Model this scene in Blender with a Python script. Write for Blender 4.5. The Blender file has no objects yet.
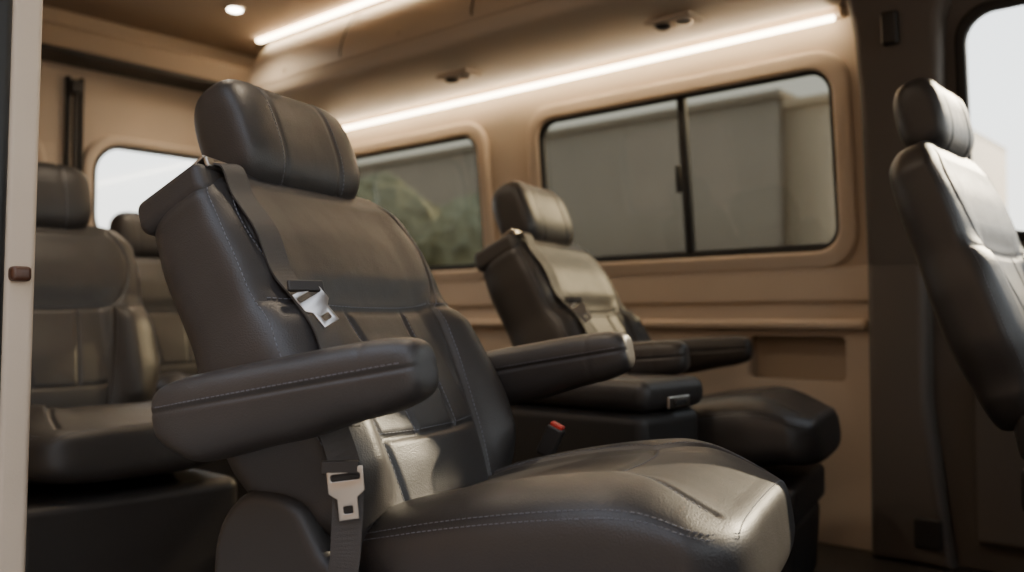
import bpy, bmesh, math, random
from mathutils import Vector, Matrix
random.seed(3)
sc = bpy.context.scene
COL = sc.collection

# ---------------------------------------------------------------- materials
def new_mat(name, col, rough=0.5, metal=0.0, bump=None, bscale=300, bstr=0.1, var=0.0, varscale=6, spec=0.5, coat=0.0, sheen=0.0):
    m = bpy.data.materials.new(name); m.use_nodes = True
    nt = m.node_tree; n = nt.nodes; l = nt.links
    b = n['Principled BSDF']
    b.inputs['Base Color'].default_value = (*col, 1)
    b.inputs['Roughness'].default_value = rough
    b.inputs['Metallic'].default_value = metal
    b.inputs['Specular IOR Level'].default_value = spec
    b.inputs['Coat Weight'].default_value = coat
    b.inputs['Sheen Weight'].default_value = sheen
    tc = n.new('ShaderNodeTexCoord')
    if var > 0:
        nz = n.new('ShaderNodeTexNoise'); nz.inputs['Scale'].default_value = varscale; nz.inputs['Detail'].default_value = 4
        l.new(tc.outputs['Object'], nz.inputs['Vector'])
        cr = n.new('ShaderNodeValToRGB')
        cr.color_ramp.elements[0].position = 0.3; cr.color_ramp.elements[1].position = 0.7
        cr.color_ramp.elements[0].color = (*[c*(1-var) for c in col], 1)
        cr.color_ramp.elements[1].color = (*[min(1, c*(1+var)) for c in col], 1)
        l.new(nz.outputs['Fac'], cr.inputs['Fac']); l.new(cr.outputs['Color'], b.inputs['Base Color'])
    if bump:
        if bump == 'voronoi':
            t = n.new('ShaderNodeTexVoronoi'); t.inputs['Scale'].default_value = bscale; out = t.outputs['Distance']
        else:
            t = n.new('ShaderNodeTexNoise'); t.inputs['Scale'].default_value = bscale; t.inputs['Detail'].default_value = 3; out = t.outputs['Fac']
        l.new(tc.outputs['Object'], t.inputs['Vector'])
        bp = n.new('ShaderNodeBump'); bp.inputs['Strength'].default_value = bstr; bp.inputs['Distance'].default_value = 0.002
        l.new(out, bp.inputs['Height'])
        if bump == 'voronoi':   # soft creases of stretched leather on top of the grain
            t2 = n.new('ShaderNodeTexNoise'); t2.inputs['Scale'].default_value = 11; t2.inputs['Detail'].default_value = 2
            l.new(tc.outputs['Object'], t2.inputs['Vector'])
            b2 = n.new('ShaderNodeBump'); b2.inputs['Strength'].default_value = 0.18; b2.inputs['Distance'].default_value = 0.012
            l.new(t2.outputs['Fac'], b2.inputs['Height']); l.new(b2.outputs['Normal'], bp.inputs['Normal'])
        l.new(bp.outputs['Normal'], b.inputs['Normal'])
    return m

def emis(name, col, s):
    m = bpy.data.materials.new(name); m.use_nodes = True
    b = m.node_tree.nodes['Principled BSDF']
    b.inputs['Base Color'].default_value = (*col, 1)
    b.inputs['Emission Color'].default_value = (*col, 1)
    b.inputs['Emission Strength'].default_value = s
    return m

def glass(name, tint, refl=0.08):
    m = bpy.data.materials.new(name); m.use_nodes = True
    nt = m.node_tree; n = nt.nodes; l = nt.links
    n.clear()
    o = n.new('ShaderNodeOutputMaterial'); mx = n.new('ShaderNodeMixShader')
    tr = n.new('ShaderNodeBsdfTransparent'); tr.inputs['Color'].default_value = (*tint, 1)
    gl = n.new('ShaderNodeBsdfGlossy'); gl.inputs['Roughness'].default_value = 0.03
    gl.inputs['Color'].default_value = (0.8, 0.85, 0.9, 1)
    mx.inputs[0].default_value = refl
    l.new(tr.outputs[0], mx.inputs[1]); l.new(gl.outputs[0], mx.inputs[2]); l.new(mx.outputs[0], o.inputs[0])
    return m

LEA = new_mat('leather_charcoal', (0.035, 0.032, 0.031), 0.43, bump='voronoi', bscale=420, bstr=0.16, var=0.08, varscale=9, spec=0.5)
LEA2 = new_mat('leather_side', (0.032, 0.029, 0.028), 0.5, bump='voronoi', bscale=420, bstr=0.16)
THR = new_mat('thread_grey', (0.16, 0.17, 0.20), 0.6)
PLA = new_mat('black_plastic', (0.024, 0.022, 0.021), 0.5, bump='noise', bscale=500, bstr=0.1)
GREY = new_mat('dark_grey_trim', (0.115, 0.100, 0.088), 0.62, bump='noise', bscale=400, bstr=0.15)
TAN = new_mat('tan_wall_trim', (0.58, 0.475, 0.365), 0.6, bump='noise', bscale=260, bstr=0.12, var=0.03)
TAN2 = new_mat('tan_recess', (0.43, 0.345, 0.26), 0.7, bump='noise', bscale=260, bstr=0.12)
CAB = new_mat('cabinet_taupe', (0.56, 0.475, 0.375), 0.5, bump='noise', bscale=300, bstr=0.06)
CEI = new_mat('ceiling_fabric', (0.46, 0.365, 0.27), 0.85, bump='noise', bscale=500, bstr=0.3)
FLO = new_mat('floor_vinyl', (0.035, 0.03, 0.027), 0.55, bump='noise', bscale=80, bstr=0.1, var=0.2)
STRAP = new_mat('belt_webbing', (0.045, 0.042, 0.041), 0.5, bump='noise', bscale=900, bstr=0.4)
CHR = new_mat('brushed_metal', (0.50, 0.47, 0.43), 0.3, 1.0)
RED = new_mat('red_button', (0.50, 0.03, 0.02), 0.4)
RUB = new_mat('rubber_seal', (0.012, 0.012, 0.012), 0.55)
WOOD = new_mat('brown_wood', (0.07, 0.028, 0.015), 0.4, var=0.3, varscale=30)
LED = emis('led_warm', (1.0, 0.80, 0.54), 21.0)
SPOT = emis('spot_warm', (1.0, 0.88, 0.72), 30.0)
GTINT = glass('glass_tinted', (0.38, 0.375, 0.335), 0.035)
GCLR = glass('glass_clear', (0.94, 0.96, 0.95), 0.05)
BODY = new_mat('van_paint', (0.10, 0.10, 0.095), 0.3, coat=0.5)
ASPH = new_mat('asphalt', (0.22, 0.195, 0.17), 0.9, bump='noise', bscale=40, bstr=0.3, var=0.15)
BLD = new_mat('building_stucco', (0.50, 0.44, 0.37), 0.9, var=0.06, varscale=1)
BLD2 = new_mat('building_warm_sunlit', (0.88, 0.74, 0.57), 0.9, var=0.05, varscale=1)  # warm tone lifted to paint sunlight into a facade that stands in shade
BRK = new_mat('sky_blocker_dark', (0.13, 0.095, 0.07), 0.9, var=0.15, varscale=3)  # dark surface of the added sky-blocking block
LEAF = new_mat('foliage', (0.38, 0.39, 0.27), 0.8, bump='noise', bscale=8, bstr=1, var=0.3, varscale=5)
BARK = new_mat('bark', (0.12, 0.08, 0.05), 0.9, bump='noise', bscale=20, bstr=0.6)

# ---------------------------------------------------------------- helpers
def obj(name, me, parent=None, mat=None, loc=(0,0,0), rot=(0,0,0), smooth=True):
    o = bpy.data.objects.new(name, me); COL.objects.link(o)
    o.location = loc; o.rotation_euler = rot
    if parent: o.parent = parent
    if mat and not me.materials: me.materials.append(mat)
    if smooth:
        for p in me.polygons: p.use_smooth = True
    return o

def empty(name, loc=(0,0,0), rz=0):
    e = bpy.data.objects.new(name, None); COL.objects.link(e)
    e.location = loc; e.rotation_euler = (0, 0, rz); e.empty_display_size = 0.1
    return e

def rbox_mesh(name, size, bev=0.01, seg=3, taper=None):
    bm = bmesh.new(); bmesh.ops.create_cube(bm, size=1)
    for v in bm.verts:
        v.co = Vector((v.co.x*size[0], v.co.y*size[1], v.co.z*size[2]))
        if taper and v.co.z > 0: v.co.x *= taper[0]; v.co.y *= taper[1]
    if bev > 0:
        bmesh.ops.bevel(bm, geom=bm.edges[:], offset=bev, segments=seg, affect='EDGES', profile=0.5)
    me = bpy.data.meshes.new(name); bm.to_mesh(me); bm.free(); return me

def rbox(name, size, loc, mat, parent=None, bev=0.01, seg=3, rot=(0,0,0), taper=None):
    o = obj(name, rbox_mesh(name, size, bev, seg, taper), parent, mat, loc, rot, smooth=False)
    for p in o.data.polygons: p.use_smooth = True
    m = o.modifiers.new('wn', 'WEIGHTED_NORMAL'); m.keep_sharp = True
    return o

def rrect(x0, x1, z0, z1, r, n=8):
    pts = []
    if not isinstance(r, (tuple, list)): r = (r,)*4
    for cx, cz, a0, rr in ((x1-r[0], z1-r[0], 0, r[0]), (x0+r[1], z1-r[1], 90, r[1]), (x0+r[2], z0+r[2], 180, r[2]), (x1-r[3], z0+r[3], 270, r[3])):
        for i in range(n+1):
            a = math.radians(a0 + 90*i/n)
            pts.append((cx+rr*math.cos(a), cz+rr*math.sin(a)))
    return pts

def panel(name, loops, thick, bev, mat, parent=None, loc=(0,0,0), rot=(math.pi/2,0,0), bres=2):
    """Flat panel with holes (2D curve), local XY -> rot -> world, extruded."""
    cu = bpy.data.curves.new(name, 'CURVE'); cu.dimensions = '2D'; cu.fill_mode = 'BOTH'
    for pts in loops:
        s = cu.splines.new('POLY'); s.points.add(len(pts)-1)
        for i, p in enumerate(pts): s.points[i].co = (p[0], p[1], 0, 1)
        s.use_cyclic_u = True
    cu.extrude = max(thick/2-bev, 0.0); cu.bevel_depth = bev; cu.bevel_resolution = bres; cu.offset = -bev
    t = bpy.data.objects.new('tmp', cu); COL.objects.link(t)
    dg = bpy.context.evaluated_depsgraph_get()
    me = bpy.data.meshes.new_from_object(t.evaluated_get(dg)); me.name = name
    bpy.data.objects.remove(t); bpy.data.curves.remove(cu)
    me.materials.clear()
    o = obj(name, me, parent, mat, loc, rot, smooth=False)
    bm = bmesh.new(); bm.from_mesh(me); bmesh.ops.remove_doubles(bm, verts=bm.verts, dist=1e-5)
    bm.to_mesh(me); bm.free()
    for p in me.polygons: p.use_smooth = True
    me.set_sharp_from_angle(angle=math.radians(40))
    return o

def const(v): return lambda t: v
def sm(a, b, x):
    x = max(0, min(1, (x-a)/(b-a))); return x*x*(3-2*x)
def lerp_tab(tab):
    def f(t):
        if t <= tab[0][0]: return tab[0][1]
        for (a, va), (b, vb) in zip(tab, tab[1:]):
            if t <= b:
                k = (t-a)/(b-a); k = k*k*(3-2*k); return va+(vb-va)*k
        return tab[-1][1]
    return f

class Loft:
    def __init__(s, L, w, Tf, Tb, p=4, qw=8, qt=6, extra=None, cen=None, post=None, shrink=None):
        s.L=L; s.w=w; s.Tf=Tf; s.Tb=Tb; s.p=p; s.qw=qw; s.qt=qt; s.extra=extra; s.cen=cen; s.post=post; s.shrink=shrink
    def e(s, t, q):
        k = abs(2*t/s.L-1); k = min(k, 1)
        return max((1-k**q), 1e-6)**(1/q)
    def pt(s, t, a, b):
        p = s.p; d = (abs(a)**p+abs(b)**p)**(1/p); a/=d; b/=d
        W = s.w(t)*s.e(t, s.qw)
        T = (s.Tf(t) if b > 0 else s.Tb(t))*s.e(t, s.qt)
        if s.shrink: k = s.shrink(t); W*=k; T*=k
        y = W*a; n = T*b
        if s.extra and b > 0: n += s.extra(y, t)*b*s.e(t, s.qt)
        if s.cen: n += s.cen(t)
        if s.post: t, y, n = s.post(t, y, n)
        return t, y, n
    def front(s, y, t):
        W = s.w(t)*s.e(t, s.qw); k = min(abs(y)/max(W,1e-6), 0.999)
        b = (1-k**s.p)**(1/s.p)
        return s.pt(t, math.copysign(k, y), b)
    def mesh(s, name, nt, na, nb, fmap):
        bm = bmesh.new(); per = []
        for i in range(na): per.append((-1+2*i/na, 1))
        for i in range(nb): per.append((1, 1-2*i/nb))
        for i in range(na): per.append((1-2*i/na, -1))
        for i in range(nb): per.append((-1, -1+2*i/nb))
        rings = []
        for j in range(nt+1):
            u = 0.0008+ (1-0.0016)*j/nt
            t = s.L*(u-0.93*math.sin(2*math.pi*u)/(2*math.pi))
            rings.append([bm.verts.new(fmap(*s.pt(t, a, b))) for a, b in per])
        N = len(per)
        for j in range(nt):
            for i in range(N):
                bm.faces.new((rings[j][i], rings[j][(i+1)%N], rings[j+1][(i+1)%N], rings[j+1][i]))
        bm.faces.new(rings[0]); bm.faces.new(rings[-1][::-1])
        bmesh.ops.recalc_face_normals(bm, faces=bm.faces)
        me = bpy.data.meshes.new(name); bm.to_mesh(me); bm.free()
        for p in me.polygons: p.use_smooth = True
        return me

def seg_d(px, py, ax, ay, bx, by):
    dx, dy = bx-ax, by-ay; l2 = dx*dx+dy*dy
    k = max(0, min(1, ((px-ax)*dx+(py-ay)*dy)/l2)) if l2 else 0
    return math.hypot(px-ax-k*dx, py-ay-k*dy)
def seam_groove(seams, depth=0.006, wid=0.006):
    boxes = [(min(p[0] for p in s)-.02, max(p[0] for p in s)+.02, min(p[1] for p in s)-.02, max(p[1] for p in s)+.02, s) for s in seams]
    def g(y, t):
        d = 1
        for x0, x1, y0, y1, s in boxes:
            if x0 < y < x1 and y0 < t < y1:
                for a, b in zip(s, s[1:]):
                    d = min(d, seg_d(y, t, a[0], a[1], b[0], b[1]))
        return -depth*math.exp(-(d/wid)**2) if d < .02 else 0
    return g
def smooth_path(pts, n=10):
    out = []
    P = [pts[0]]+list(pts)+[pts[-1]]
    for i in range(1, len(P)-2):
        for k in range(n):
            t = k/n; q = []
            for c in range(len(pts[0])):
                a, b, cc, d = P[i-1][c], P[i][c], P[i+1][c], P[i+2][c]
                q.append(0.5*((2*b)+(-a+cc)*t+(2*a-5*b+4*cc-d)*t*t+(-a+3*b-3*cc+d)*t**3))
            out.append(tuple(q))
    out.append(tuple(pts[-1])); return out
def mirror(s): return [(-p[0], p[1]) for p in s]

def stitches(name, paths, dash=0.0055, gap=0.003, r=0.0007):
    bm = bmesh.new()
    for P in paths:
        P = [Vector(p) for p in P]
        cum = [0]
        for a, b in zip(P, P[1:]): cum.append(cum[-1]+(b-a).length)
        tot = cum[-1]
        def at(s):
            s = min(max(s, 0), tot)
            for i in range(len(cum)-1):
                if s <= cum[i+1]:
                    k = (s-cum[i])/max(cum[i+1]-cum[i], 1e-9); return P[i].lerp(P[i+1], k)
            return P[-1]
        s = 0
        while s+dash < tot:
            a, b = at(s), at(s+dash); d = (b-a)
            if d.length > 1e-6:
                d.normalize(); x = d.orthogonal().normalized()*r; y = d.cross(x)
                va = [bm.verts.new(a+v) for v in (x, y, -x, -y)]; vb = [bm.verts.new(b+v) for v in (x, y, -x, -y)]
                for i in range(4): bm.faces.new((va[i], va[(i+1)%4], vb[(i+1)%4], vb[i]))
                bm.faces.new(va[::-1]); bm.faces.new(vb)
            s += dash+gap
    me = bpy.data.meshes.new(name); bm.to_mesh(me); bm.free(); return me

def ribbon(name, pts, wid, wdir, mat, parent, thick=0.0015, n=10):
    P = [Vector(p) for p in smooth_path(pts, n)]
    D = [Vector(p) for p in smooth_path(wdir, n)]
    bm = bmesh.new(); rows = []
    for i, (p, d) in enumerate(zip(P, D)):
        t = (P[min(i+1, len(P)-1)]-P[max(i-1, 0)]).normalized()
        d = (d - t*d.dot(t)).normalized(); nn = t.cross(d).normalized()
        rows.append([bm.verts.new(p+d*wid/2*a+nn*thick*b) for a, b in ((-1,-1),(1,-1),(1,1),(-1,1))])
    for a, b in zip(rows, rows[1:]):
        for i in range(4): bm.faces.new((a[i], a[(i+1)%4], b[(i+1)%4], b[i]))
    bm.faces.new(rows[0]); bm.faces.new(rows[-1][::-1])
    bmesh.ops.recalc_face_normals(bm, faces=bm.faces)
    me = bpy.data.meshes.new(name); bm.to_mesh(me); bm.free()
    return obj(name, me, parent, mat, smooth=False)

# ---------------------------------------------------------------- seat part meshes
# backrest (t up the back, y lateral, n forward)
BL = 0.645
bw = lerp_tab([(0,.255),(.08,.285),(.20,.315),(.29,.314),(.40,.296),(.50,.298),(.57,.292),(.645,.258)])
bTf = lerp_tab([(0,.055),(.15,.065),(.45,.05),(.59,.042),(.645,.025)])
bTb = lerp_tab([(0,.11),(.25,.145),(.50,.150),(.60,.145),(.645,.125)])
s_side = smooth_path([(.135,.03),(.150,.14),(.170,.26),(.180,.34),(.185,.38)])
s_shoulder = smooth_path([(.185,.38),(.220,.42),(.245,.50),(.238,.56),(.208,.615)])
s_top = smooth_path([(-.185,.38),(-.10,.372),(0,.37),(.10,.372),(.185,.38)])
s_low = smooth_path([(-.150,.15),(-.06,.143),(.06,.143),(.150,.15)])
s_c1 = smooth_path([(.060,.145),(.072,.26),(.085,.37)])
s_out = smooth_path([(.185,.38),(.235,.375),(.275,.385)])
b_seams = [s_side, mirror(s_side), s_shoulder, mirror(s_shoulder), s_top, s_low, s_c1, mirror(s_c1), s_out, mirror(s_out)]
bg = seam_groove(b_seams, .0055, .0055)
def bextra(y, t):
    bol = .050*sm(.14, .235, abs(y))*sm(.02,.12,t)*(1-sm(.33,.43,t)*.85)
    lum = .012*math.cos(y/.17*math.pi/2)*sm(.0,.12,t)*(1-sm(.22,.36,t)) if abs(y) < .17 else 0
    sh = .012*sm(.38,.44,t)*(1-sm(.50,.62,t))
    return bol+lum+sh+bg(y, t)
B = Loft(BL, bw, bTf, bTb, p=3.6, qw=12, qt=10, extra=bextra)
bmap = lambda t, y, n: (n, y, t)
BACK = B.mesh('backrest', 190, 160, 34, bmap); BACK.materials.append(LEA)
def bpath(s, off):
    out = []
    for i, p in enumerate(s):
        a = s[max(i-1,0)]; b = s[min(i+1,len(s)-1)]
        dx, dy = b[0]-a[0], b[1]-a[1]; l = math.hypot(dx, dy) or 1
        yy, tt = p[0]-dy/l*off, p[1]+dx/l*off
        t_, y_, n_ = B.front(yy, tt); out.append((n_+.0006, y_, t_))
    return out
BST = stitches('backrest_stitching', [bpath(s_side,-.008), bpath(mirror(s_side),.008), bpath(s_shoulder,-.008), bpath(mirror(s_shoulder),.008),
    bpath(s_top,.008), bpath(s_c1,-.007), bpath(mirror(s_c1),.007), bpath(s_low,.007), bpath(s_out,.007), bpath(mirror(s_out),-.007)])
BST.materials.append(THR)
def side_line(sgn, k=0.93):
    out = []
    for i in range(60):
        t = .03+.57*i/59
        t_, y_, n_ = B.pt(t, sgn*1.0, k); out.append((n_+.0006, y_+sgn*.0006, t_))
    return out
BST2 = stitches('backrest_edge_stitching', [side_line(1,.60), side_line(-1,.60)]); BST2.materials.append(THR)

# cushion (t forward, y lateral, n up)
CL = 0.57
cw = lerp_tab([(0,.245),(.12,.268),(.40,.278),(.50,.265),(.57,.24)])
cTf = lerp_tab([(0,.07),(.40,.080),(.57,.065)])
cTb = const(.085)
c_side = smooth_path([(.150,.04),(.155,.18),(.150,.32),(.140,.37)])
c_side2 = smooth_path([(.140,.37),(.155,.43),(.175,.49),(.18,.53)])
c_cross = smooth_path([(-.14,.37),(-.07,.385),(0,.39),(.07,.385),(.14,.37)])
c_seams = [c_side, mirror(c_side), c_side2, mirror(c_side2), c_cross]
cg = seam_groove(c_seams, .006, .006)
def cextra(y, t):
    bol = .022*sm(.11, .19, abs(y))*(1-.8*sm(.40, .54, t))
    dome = .016*math.sin(math.pi*min(1, t/.54))
    return bol+dome+cg(y, t)
C = Loft(CL, cw, cTf, cTb, p=3.4, qw=8, qt=5.5, extra=cextra, cen=lambda t: -.020*sm(.45,.57,t))
ct = math.radians(9)
def cmap(t, y, n):
    x = t-.28; return (x*math.cos(ct)-n*math.sin(ct), y, .412+x*math.sin(ct)+n*math.cos(ct))
CUSH = C.mesh('seat_cushion', 170, 150, 30, cmap); CUSH.materials.append(LEA)
def cpath(s, off):
    out = []
    for i, p in enumerate(s):
        a = s[max(i-1,0)]; b = s[min(i+1,len(s)-1)]
        dx, dy = b[0]-a[0], b[1]-a[1]; l = math.hypot(dx, dy) or 1
        t_, y_, n_ = C.front(p[0]-dy/l*off, p[1]+dx/l*off); out.append(cmap(t_, y_, n_+.0006))
    return out
def crim(k):
    out = []
    for i in range(60):
        t = .02+.51*i/59; t_, y_, n_ = C.pt(t, -1, k); out.append(cmap(t_, y_-.0006, n_+.0003))
    for i in range(1, 40):
        a = -1+2*i/40; t_, y_, n_ = C.pt(.558, a, k)
        if abs(a) < .9: out.append(cmap(t_+.001, y_, n_))
    for i in range(60):
        t = .53-.51*i/59; t_, y_, n_ = C.pt(t, 1, k); out.append(cmap(t_, y_+.0006, n_+.0003))
    return out
CST = stitches('cushion_stitching', [cpath(c_side,-.008), cpath(mirror(c_side),.008), cpath(c_side2,-.008), cpath(mirror(c_side2),.008),
    cpath(c_cross,.008), crim(.66), crim(.56)]); CST.materials.append(THR)

# headrest (t lateral, y vertical, n forward)
HL = .335
hs = lambda t: 1-.030*math.exp(-((t-.09)/.005)**2)-.030*math.exp(-((t-HL+.09)/.005)**2)
H = Loft(HL, const(.110), const(.072), const(.070), p=2.7, qw=4.5, qt=4.0, shrink=hs, cen=lambda t: .016*((2*t/HL-1)**2))
hmap = lambda t, y, n: (n+.06*y, t-HL/2, y)
HEAD = H.mesh('headrest', 120, 40, 30, hmap); HEAD.materials.append(LEA)
def hring(t0):
    out = []
    for i in range(90):
        a = 2*math.pi*i/89; c, s_ = math.cos(a), math.sin(a); m = max(abs(c), abs(s_))
        t_, y_, n_ = H.pt(t0, c/m, s_/m); x, y, z = hmap(t_, y_*1.005, n_*1.005); out.append((x, y, z))
    return out
HST = stitches('headrest_stitching', [hring(.082), hring(HL-.082)]); HST.materials.append(THR)

# armrest (t forward, y lateral, n up)
AL = .44
aT = lerp_tab([(0,.050),(.08,.061),(.22,.056),(.36,.049),(.44,.046)])
def apost(t, y, n):
    n0 = -.010
    y *= 1-.07*math.exp(-((n-n0)/.0035)**2)
    return t, y, n
ash = lambda t: 1-.025*math.exp(-((t-.365)/.0045)**2)
A = Loft(AL, lerp_tab([(0,.038),(.1,.047),(.44,.046)]), aT, aT, p=2.8, qw=5, qt=5.5, cen=lambda t: .034-aT(t), post=apost, shrink=ash)
amap = lambda t, y, n: (t-.02, y, n)
ARM = A.mesh('armrest', 130, 36, 60, amap); ARM.materials.append(LEA)
def aline(n0, off):
    out = []
    for sgn in (-1, 1):
        row = []
        for i in range(70):
            t = .018+(AL-.036)*i/69
            T = aT(t)*A.e(t, 5.5); c = .034-aT(t)
            bb = (n0+off-c)/T
            if abs(bb) > .95: continue
            aa = (1-abs(bb)**2.8)**(1/2.8); t_, y_, n_ = A.pt(t, sgn*aa, bb)
            row.append(amap(t_, y_+sgn*.0006, n_))
        out.append(row)
    return out
AST = stitches('armrest_stitching', aline(-.010, .007)); AST.materials.append(THR)

def cone(name, r1, r2, d, parent, mat, loc, rot=(0,0,0), seg=24):
    me = bpy.data.meshes.new(name); bm = bmesh.new()
    bmesh.ops.create_cone(bm, cap_ends=True, segments=seg, radius1=r1, radius2=r2, depth=d); bm.to_mesh(me); bm.free()
    o = obj(name, me, parent, mat, loc, rot); me.set_sharp_from_angle(angle=math.radians(40)); return o

def build_seat(name, loc, rz, recline=27, zoff=0.0, head=1.0, arms=(1,1), belt=True, buckle=True, armtilt=10, ax=(-.487,-.44), ped=(.44,.40), shields=True, box=False, wide=1.0, thin=1.0):
    e = empty(name, (loc[0], loc[1], 0), math.radians(rz))
    rc = math.radians(recline)
    obj('cushion', CUSH, e, None, (0,0,zoff), smooth=False)
    obj('cushion_stitching', CST, e, None, (0,0,zoff), smooth=False)
    bx, bz = -.250, .390+zoff
    up = Vector((-math.sin(rc), 0, math.cos(rc))); fw = Vector((math.cos(rc), 0, math.sin(rc)))
    R = (0, -rc, 0)
    def bp(n, y, t): return Vector((bx, 0, bz))+up*t+fw*n+Vector((0, y, 0))
    for nm, me in (('backrest', BACK), ('backrest_stitching', BST), ('backrest_edge_stitching', BST2)):
        o = obj(nm, me, e, None, (bx,0,bz), R, False); o.scale = (thin, wide, 1)
    hp = bp(-.008, 0, .722)
    for nm, me in (('headrest', HEAD), ('headrest_stitching', HST)):
        o = obj(nm, me, e, None, hp, (0, -rc*.95, 0), False); o.scale = (head, head, head)
    for i, yy in enumerate((-.055, .055)):
        cone('headrest_post_%d'%(i+1), .006, .006, .12, e, CHR, bp(-.008, yy, .62), R)
    for i, (s, on) in enumerate(((-1, arms[0]), (1, arms[1]))):
        if not on: continue
        for nm, me in (('armrest', ARM), ('armrest_stitching', AST)):
            obj('%s_%d'%(nm, i+1), me, e, None, (ax[i], s*.340, .612+zoff), (0, -math.radians(armtilt), 0), False)
        cone('armrest_pivot_%d'%(i+1), .032, .032, .07, e, PLA, (ax[i]+.08, s*.29, .615+zoff), (math.pi/2,0,0))
    if shields:
        for i, s in enumerate((-1, 1)):
            pts = smooth_path([(-.445,.30+zoff),(-.440,.425+zoff),(-.385,.490+zoff),(-.30,.480+zoff),(-.23,.40+zoff),(-.05,.345+zoff),(.18,.335+zoff),(.215,.29+zoff),(.19,.22+zoff),(0,.20+zoff),(-.3,.20+zoff),(-.42,.22+zoff),(-.445,.30+zoff)], 8)[:-1]
            panel('side_shield_%d'%(i+1), [pts], .05, .02, PLA, e, (0, s*.283, 0), (math.pi/2,0,0), 5)
        rbox('pivot_cover', (.10,.50,.10), (-.33,0,.37+zoff), PLA, e, .03, rot=(0,-rc,0))
    rbox('seat_frame', (.50,.46,.10), (-.01,0,.27+zoff), PLA, e, .02)
    if box:
        rbox('upholstered_base', (.53,.54,.33+zoff), (.0,0,.165+zoff/2), LEA, e, .03, 5)
    else:
        rbox('pedestal', (ped[0],ped[1],.20+zoff), (0,0,.125+zoff/2), PLA, e, .025, taper=(1.05,1.05))
        rbox('floor_rail_1', (.58,.05,.03), (0,-.16,.015), PLA, e, .006)
        rbox('floor_rail_2', (.58,.05,.03), (0,.16,.015), PLA, e, .006)
    if belt:
        q = bp(-.040, -.240, .604)
        rbox('belt_outlet', (.145,.085,.060), q, LEA2, e, .018, 6, rot=(math.radians(-10), -rc*1.0, 0))
        rbox('belt_guide', (.050,.056,.006), bp(.005, -.226, .642), CHR, e, .0025, rot=(math.radians(-8), -rc*1.2, 0))
        rbox('belt_guide_rim', (.008,.068,.018), bp(.034, -.226, .629), CHR, e, .003, rot=(math.radians(-8), -rc, 0))
        pts, wd = [], []
        for y, t, off in ((-.226,.643,-.02),(-.226,.639,.02),(-.226,.620,.050),(-.228,.57,None),(-.226,.50,None),(-.224,.43,None),(-.226,.37,None),(-.236,.31,None),(-.250,.24,None),(-.268,.17,None)):
            t_, y_, n_ = B.front(y, t)
            n_ = off if off is not None else n_+.007
            pts.append(tuple(bp(n_, y_, t_)))
            a = B.front(y-.015, t); b_ = B.front(y+.015, t)
            dv = fw*((b_[2]-a[2])*.7)+Vector((0, b_[1]-a[1], 0)); wd.append(tuple(dv))
        ribbon('shoulder_belt', pts, .044, wd, STRAP, e)
        lp = [bp(.095,-.298,.20), bp(.095,-.306,.11), bp(.060,-.312,.03), Vector((-.215,-.316,.39+zoff)), Vector((-.245,-.320,.28+zoff)), Vector((-.265,-.320,.20+zoff))]
        lw = [(.6,.6,0),(.7,.5,0),(.8,.35,0),(.9,.25,0),(1,.1,0),(1,0,0)]
        ribbon('lap_belt', [tuple(p) for p in lp], .040, lw, STRAP, e)
        def tongue(nm, p, rot, k=1):
            pl_ = [(-.026*k,-.012),(-.026*k,.020),(.026*k,.020),(.026*k,-.012),(.013,-.020),(.013,-.048),(-.013,-.048),(-.013,-.020)]
            panel(nm, [pl_, rrect(-.019,.019,.003,.012,.003,3), rrect(-.006,.006,-.040,-.030,.002,3)], .003, .001, CHR, e, p, rot)
        t_, y_, n_ = B.front(-.228, .36)
        o1 = bp(n_+.016, -.232, .366)
        tongue('belt_tongue_1', o1, (math.radians(60), math.radians(-30), math.radians(60)), .8)
        rbox('tongue_cover_1', (.008,.054,.018), bp(n_+.014, -.232, .388), PLA, e, .003, rot=(0,-rc,math.radians(-35)))
        tongue('belt_tongue_2', bp(.098,-.320,.095), (math.pi/2, math.radians(-6), math.radians(32)), .9)
        rbox('tongue_cover_2', (.050,.008,.018), bp(.100,-.322,.116), PLA, e, .003, rot=(0,0,math.radians(32)))
    if buckle:
        rbox('buckle_stalk', (.022,.012,.16), (-.20,.296,.42+zoff), PLA, e, .004, rot=(0,math.radians(25),0))
        rbox('buckle', (.034,.024,.062), (-.17,.296,.50+zoff), PLA, e, .006, rot=(0,math.radians(25),0))
        rbox('buckle_button', (.026,.018,.010), (-.1565,.296,.529+zoff), RED, e, .003, rot=(0,math.radians(25),0))
    return e

build_seat('captain_chair', (-.838, 1.102), 17, 27, armtilt=10)
build_seat('captain_chair', (-1.226, 2.25), 14, 27, zoff=.005, armtilt=5, ax=(-.41,-.41))
build_seat('captain_chair', (-2.33, 1.01), 0, 16, zoff=.0, head=1.0, arms=(0,0), belt=False, buckle=False, box=True, shields=False)
build_seat('captain_chair', (-3.28, 1.86), 0, 17, arms=(0,0), belt=False, buckle=False, box=True, shields=False)
dse = build_seat('driver_seat', (-.185, 2.25), 0, 18, zoff=.120, head=.84, arms=(0,0), belt=False, buckle=False, shields=False, wide=.88, thin=.68)

# ---------------------------------------------------------------- centre console
e = empty('center_console', (-1.38, 1.75, 0))
rbox('body', (.62,.25,.52), (0,0,.27), PLA, e, .03, 5)
rbox('padded_lid', (.64,.265,.07), (0,0,.565), LEA, e, .03, 6)
rbox('latch', (.008,.09,.028), (.322,0,.548), CHR, e, .004)
rbox('latch_button', (.010,.05,.014), (.326,0,.548), PLA, e, .003)
rbox('front_recess', (.01,.17,.22), (.308,0,.34), RUB, e, .004)
rbox('base_plinth', (.60,.24,.03), (0,0,.015), PLA, e, .004)

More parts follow.
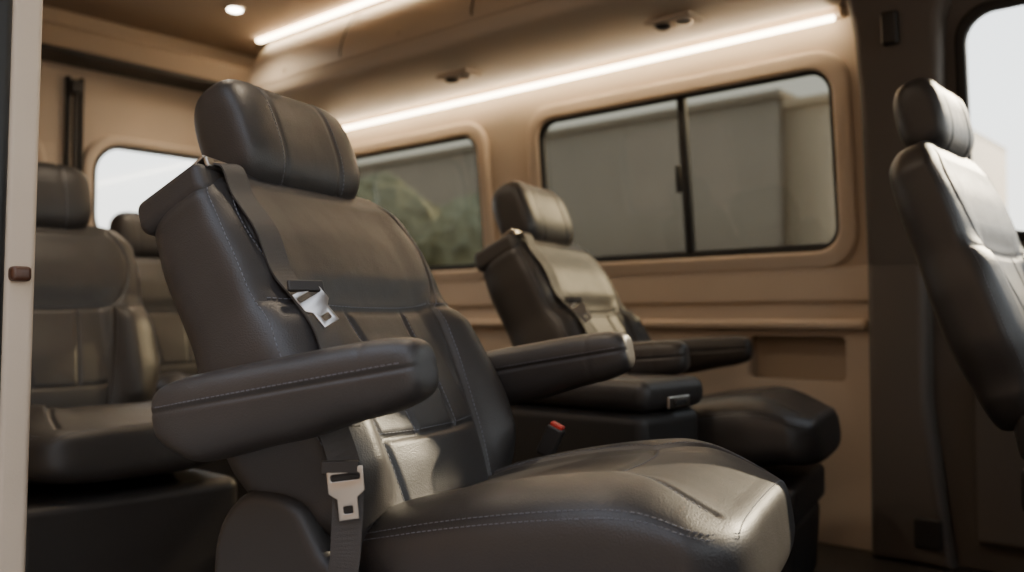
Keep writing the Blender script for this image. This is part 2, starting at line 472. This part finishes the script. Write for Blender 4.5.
# ---------------------------------------------------------------- van shell
YF = 2.90; YN = .50; XR = -4.0; XF = 1.3; ZC = 2.06
rbox('floor', (XF-XR, 2.44, .06), ((XF+XR)/2, 1.70, -.03), FLO, None, .0)
rbox('ceiling', (XF-XR+.1, 2.6, .05), ((XF+XR)/2, 1.70, ZC+.025), CEI, None, .0)
tilt = math.radians(6)
wl = empty('wall_left', (0,0,0))
rec = rrect(-1.475,-1.13,.53,.675,.02,5)
panel('lower_panel', [[(XR,0),(-.99,0),(-.99,.905),(XR,.905)], rec], .03, .004, TAN, wl, (0,YF+.015,0))
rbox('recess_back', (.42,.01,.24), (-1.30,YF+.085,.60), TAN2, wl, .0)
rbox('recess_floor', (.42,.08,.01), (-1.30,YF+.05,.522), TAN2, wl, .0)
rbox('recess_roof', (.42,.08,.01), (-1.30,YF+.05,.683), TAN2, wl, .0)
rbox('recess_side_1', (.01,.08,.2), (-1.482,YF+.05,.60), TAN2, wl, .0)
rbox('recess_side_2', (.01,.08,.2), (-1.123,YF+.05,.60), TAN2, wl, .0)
rbox('armrest_ledge', (2.9,.05,.035), (-2.50,YF-.015,.715), TAN, wl, .016, 5)
rbox('belt_line_step', (3.0,.035,.12), (-2.50,YF-.002,.845), TAN, wl, .016, 5)
w1 = rrect(-2.36,-1.14,.065,.645,.075); w2 = rrect(-3.66,-2.72,.065,.645,.075)
rotw = (math.pi/2+tilt, 0, 0)
U0 = .90
panel('upper_panel', [[(XR,0),(-.99,0),(-.99,1.20),(XR,1.20)], w1, w2], .03, .004, TAN, wl, (0,YF+.015,U0), rotw)
def onwall(h, off):
    return (0, YF+.015-off*math.cos(tilt), U0-off*math.sin(tilt))
for i, (a, b) in enumerate(((-2.36,-1.14),(-3.66,-2.72))):
    we = empty('window_%d'%(i+1), (0,0,0))
    panel('surround', [rrect(a-.065,b+.065,.0,.71,.12), rrect(a-.005,b+.005,.06,.65,.08)], .035, .014, TAN, we, onwall(0,.02), rotw, 4)
    panel('seal', [rrect(a-.008,b+.008,.057,.653,.083), rrect(a+.008,b-.008,.073,.637,.067)], .03, .005, RUB, we, onwall(0,.012), rotw, 3)
    panel('glass', [rrect(a+.005,b-.005,.070,.640,.07)], .004, .0, GTINT, we, onwall(0,-.002), rotw)
    if i == 0:
        panel('divider', [rrect(-1.712,-1.682,.072,.64,.003,2)], .03, .004, RUB, we, onwall(0,.006), rotw)
        panel('slider_rail', [rrect(-2.35,-1.15,.072,.084,.004,2)], .025, .004, RUB, we, onwall(0,.006), rotw)
        panel('slider_handle', [rrect(-1.735,-1.718,.30,.40,.004,2)], .02, .004, PLA, we, onwall(0,.012), rotw)
    else:
        panel('slider_rail', [rrect(-3.65,-2.73,.072,.084,.004,2)], .025, .004, RUB, we, onwall(0,.006), rotw)
rbox('trim_1', (.04,.03,.55), (-2.545,YF-.005,.42), TAN, None, .01)

dw = empty('door_1', (0,0,0))
panel('door_lower', [[(-1.0,0),(XF,0),(XF,.905),(-1.0,.905)]], .03, .004, GREY, dw, (0,YF+.01,0))
wd_ = rrect(-.75,.55,.07,.735,(.1,.09,.16,.1))
panel('door_upper', [[(-1.0,0),(XF,0),(XF,1.20),(-1.0,1.20)], wd_], .03, .006, GREY, dw, (0,YF+.01,U0), rotw)
panel('window_frame', [rrect(-.765,.565,.055,.75,(.11,.10,.17,.11)), rrect(-.735,.535,.085,.72,(.09,.08,.15,.09))], .03, .008, RUB, dw, onwall(0,.02), rotw, 3)
panel('window_glass', [rrect(-.75,.55,.07,.735,(.1,.09,.16,.1))], .004, 0, GCLR, dw, onwall(0,-.002), rotw)
rbox('door_card', (1.6,.04,.50), (.05,YF-.02,.33), GREY, dw, .018, 4)
rbox('speaker_grille', (.08,.02,.09), (-.86,YF-.085,.10), PLA, dw, .008)
pl = empty('trim_2', (0,0,0))
panel('pillar_lower', [[(-1.035,0),(-1.035,.5),(-1.035,.92),(-.86,.92),(-.86,.5),(-.80,0)]], .10, .03, GREY, pl, (0,YF-.03,0), bres=5)
panel('pillar_upper', [[(-1.035,-.02),(-1.03,.5),(-1.04,.72),(-1.06,.85),(-1.06,1.2),(-.66,1.2),(-.74,.86),(-.785,.72),(-.80,.40),(-.83,-.02)]], .10, .03, GREY, pl, (0,YF-.03,U0), rotw, 5)
rbox('belt_anchor', (.05,.03,.10), (-.92,YF-.165,1.60), PLA, pl, .01, rot=(tilt,0,0))
rbox('header_fairing', (.32,.7,.12), (-.88,2.50,1.99), CEI, pl, .04, 5)

wb = empty('wall_rear', (0,0,0))
rr_ = (math.pi/2, 0, math.pi/2)
RW = ((1.71,2.46),(.86,1.46))
ra = rrect(*RW[0],1.06,1.50,.13); rb = rrect(*RW[1],1.06,1.50,.13)
panel('door_skin', [[(.45,0),(2.95,0),(2.95,ZC),(.45,ZC)], ra, rb], .05, .004, TAN, wb, (XR,0,0), rr_)
for i, (a, b) in enumerate(RW):
    we = empty('window_%d'%(i+3))
    panel('surround', [rrect(a-.05,b+.05,1.01,1.55,.16), rrect(a-.005,b+.005,1.055,1.505,.13)], .05, .018, TAN, we, (XR+.035,0,0), rr_, 4)
    panel('seal', [rrect(a-.008,b+.008,1.052,1.508,.132), rrect(a+.008,b-.008,1.068,1.492,.12)], .03, .005, RUB, we, (XR+.04,0,0), rr_)
    panel('glass', [rrect(a,b,1.06,1.50,.13)], .004, 0, GCLR, we, (XR+.01,0,0), rr_)
de = empty('door_2')
for i, yy in enumerate((1.595, 1.650)):
    rbox('seam_trim_%d'%(i+1), (.03,.018,1.75), (XR+.04,yy,.90), RUB, de, .006)
rbox('hinge_1', (.05,.05,.06), (XR+.05,1.62,1.73), PLA, de, .01)
rbox('lock_rod', (.02,.02,.5), (XR+.06,1.62,1.45), PLA, de, .006)
rbox('header_beam', (.16,2.3,.12), (XR+.09,1.70,1.90), CEI, wb, .03, 4)
rbox('header_lip', (.20,2.3,.02), (XR+.11,1.70,1.835), PLA, wb, .006)
rbox('corner_post', (.14,.14,1.95), (XR+.07,YF-.09,1.0), TAN, wb, .05, 5)

wr = empty('wall_right', (0,0,0))
panel('side_panel', [[(XR,0),(-1.48,0),(-1.48,ZC),(XR,ZC)], rrect(-3.6,-2.75,.97,1.54,.08)], .05, .004, TAN, wr, (0,YN-.03,0))
panel('outer_skin', [[(XR,-.35),(-1.50,-.35),(-1.50,ZC),(XR,ZC)], rrect(-3.6,-2.75,.97,1.54,.08)], .03, .004, BODY, wr, (0,YN-.09,0))
panel('fore_panel', [[(.35,0),(XF,0),(XF,ZC),(.35,ZC)], rrect(.5,1.2,.97,1.6,.08)], .10, .004, GREY, wr, (0,YN-.05,0))
fr = empty('trim_3', (0,0,0))
lean = math.radians(1.6)
rbox('pillar_face', (.060,.045,2.06), (-1.430,YN+.004,1.02), TAN, fr, .010, 4, rot=(0,lean,0))
rbox('pillar_seal', (.040,.050,2.06), (-1.415,YN-.041,1.02), RUB, fr, .012, 4, rot=(0,lean,0))
rbox('pillar_edge', (.05,.04,2.06), (-1.45,YN-.080,1.02), BODY, fr, .008, 4, rot=(0,lean,0))
rbox('door_latch', (.05,.028,.022), (-1.417,YN+.002,.797), WOOD, fr, .006)
rbox('trim_4', (1.85,.10,.06), (-.52,YN-.01,2.05), GREY, None, .02)
rbox('door_sill', (1.85,.06,.06), (-.52,YN-.03,-.035), PLA, None, .01)
wf = empty('wall_front', (0,0,0))
panel('firewall', [[(.45,0),(2.95,0),(2.95,ZC),(.45,ZC)], rrect(.62,2.78,.95,1.80,.1)], .05, .004, GREY, wf, (XF,0,0), rr_)
panel('windshield', [rrect(.62,2.78,.95,1.80,.1)], .004, 0, GCLR, wf, (XF+.02,0,0), rr_)
rbox('dashboard', (.40,2.3,.30), (XF-.22,1.70,.80), GREY, wf, .08, 5)

cb = empty('overhead_cabinet', (0,0,0))
prof = smooth_path([(2.80,2.03),(2.42,2.03),(2.36,2.01),(2.30,1.93),(2.265,1.82),(2.27,1.75),(2.31,1.725),(2.45,1.712),(2.65,1.708),(2.76,1.712),(2.80,1.76),(2.80,2.03)], 5)[:-1]
panel('cabinet_body', [prof], 2.57, .025, CAB, cb, (-2.365,0,0), rr_, 5)
for i, xx in enumerate((-2.95, -2.20, -1.45)):
    pr = [(2.30,1.80),(2.262,1.82),(2.296,1.93),(2.355,2.01),(2.40,2.0)]
    pts = [(xx, p[0]-.002, p[1]) for p in smooth_path(pr, 5)]
    ribbon('door_gap_%d'%(i+1), pts, .006, [(1,0,0)]*len(pts), RUB, cb, .001, 1)
rbox('door_gap_long', (2.5,.004,.005), (-2.36,2.262,1.79), TAN2, cb, .0)
for i, xx in enumerate((-3.35, -2.6, -1.85, -1.2)):
    cone('push_latch_%d'%(i+1), .014, .012, .012, cb, CAB, (xx,2.266,1.83), (math.pi/2,0,0))
rbox('led_carrier', (2.66,.05,.035), (-2.41,2.80,1.705), TAN, cb, .008)
ls = empty('led_strip')
rbox('diffuser', (2.60,.018,.016), (-2.40,2.766,1.680), LED, ls, .004)
ls2 = empty('led_strip')
rbox('diffuser', (2.5,.03,.012), (-2.45,2.36,2.05), LED, ls2, .003)
for i, xx in enumerate((-2.50, -1.52)):
    rl = empty('reading_light', (xx, 2.50, 1.692))
    rbox('bezel', (.17,.10,.016), (0,0,.004), CAB, rl, .007)
    for k, dx in enumerate((-.04, .04)):
        me = bpy.data.meshes.new('ring'); bm = bmesh.new()
        bmesh.ops.create_uvsphere(bm, u_segments=24, v_segments=12, radius=.028)
        for v in bm.verts: v.co.z *= .5
        bm.to_mesh(me); bm.free()
        obj('eyeball_%d'%(k+1), me, rl, PLA if k == 0 else CHR, (dx,0,-.004))
for (xx, yy) in ((-3.40,2.05),(-2.2,1.2),(-1.3,1.2)):  # rear fitting is in view; the others are unseen, added to brighten the cabin
    dl = empty('downlight_and_fill', (xx, yy, ZC))
    cone('ring', .042*.92, .042, .010, dl, CHR, (0,0,-.004))
    cone('lens', .030, .032, .012, dl, SPOT, (0,0,-.006))
    sl = bpy.data.lights.new('lamp', 'SPOT'); sl.energy = 22; sl.color = (1,.81,.59); sl.spot_size = math.radians(140); sl.spot_blend = 1; sl.shadow_soft_size = .05
    slo = bpy.data.objects.new('lamp', sl); COL.objects.link(slo); slo.parent = dl; slo.location = (0,0,-.03)

# ---------------------------------------------------------------- outside
rbox('ground', (160,160,.1), (0,0,-.70), ASPH, None, 0)
bl = empty('warehouse', (0,0,0))
rbox('facade', (13,6,4.55), (-12.1,15,1.62), BLD, bl, 0)
rbox('coping', (13.1,6.1,.12), (-12.1,15,3.95), BLD, bl, .02)
bl2 = empty('warehouse', (0,0,0))
rbox('facade', (1.5,6,4.4), (-4.82,15.1,1.55), BLD2, bl2, 0)
rbox('coping', (1.5,6.1,.12), (-4.82,15.1,3.80), BLD2, bl2, .02)
bl3 = empty('sky_blocker', (0,0,0))  # unseen block added behind the camera to cut sky light through the door
rbox('facade', (30,4,9.2), (0,-9,3.95), BRK, bl3, 0)
rbox('coping', (30.2,4.2,.2), (0,-9,8.65), BLD, bl3, .02)
bw_ = empty('boundary_wall', (0,0,0))
rbox('wall_body', (12,.4,4.1), (2.2,19.6,1.40), BLD2, bw_, 0)
rbox('wall_cap', (12,.5,.1), (2.2,19.6,3.48), BLD, bw_, .02)
for (x, y, s) in ((-9.3,8.6,.95),(-11.6,9.0,1.1)):
    tr = empty('leafy_tree', (x, y, -.65))
    cone('trunk', .16*s, .09*s, 2*s, tr, BARK, (0,0,1*s), seg=14)
    bm = bmesh.new()
    for k in range(14):
        m4 = Matrix.Translation((random.uniform(-.9,.9)*s, random.uniform(-.9,.9)*s, (1.9+random.uniform(-.5,1.1))*s))
        bmesh.ops.create_icosphere(bm, subdivisions=3, radius=random.uniform(.45,.8)*s, matrix=m4)
    for v in bm.verts: v.co += Vector([random.uniform(-.06,.06)*s for _ in range(3)])
    me = bpy.data.meshes.new('canopy'); bm.to_mesh(me); bm.free()
    obj('canopy', me, tr, LEAF, (0,0,0), smooth=False)

# ---------------------------------------------------------------- light
w = bpy.data.worlds.new('sky'); sc.world = w; w.use_nodes = True
n = w.node_tree.nodes; l = w.node_tree.links; bgd = n['Background']
tc = n.new('ShaderNodeTexCoord'); sp = n.new('ShaderNodeSeparateXYZ'); cr = n.new('ShaderNodeValToRGB')
l.new(tc.outputs['Generated'], sp.inputs[0]); l.new(sp.outputs['Z'], cr.inputs['Fac'])
cr.color_ramp.elements[0].position = 0.0; cr.color_ramp.elements[0].color = (1.0,.92,.82,1)
cr.color_ramp.elements[1].position = 0.7; cr.color_ramp.elements[1].color = (.60,.68,.82,1)
el = cr.color_ramp.elements.new(.20); el.color = (.95,.96,.98,1)
l.new(cr.outputs['Color'], bgd.inputs['Color']); bgd.inputs['Strength'].default_value = 3.8
sd = bpy.data.lights.new('sun', 'SUN'); sd.energy = 10; sd.angle = math.radians(.8); sd.color = (1,.80,.56)
so = bpy.data.objects.new('sun', sd); COL.objects.link(so)
sv = Vector((.17, 1.0, .50)); so.rotation_euler = sv.to_track_quat('Z', 'Y').to_euler(); so.location = (3, 10, 8)

# ---------------------------------------------------------------- camera
cd = bpy.data.cameras.new('camera'); cam = bpy.data.objects.new('camera', cd); COL.objects.link(cam)
cam.location = (0, 0, .73); cd.lens = 31.64; cd.sensor_width = 36
cam.rotation_euler = (math.radians(92.16), 0, math.radians(41.6))
cd.dof.use_dof = True; cd.dof.focus_distance = 1.35; cd.dof.aperture_fstop = 2.5
cd.clip_start = .02
sc.camera = cam
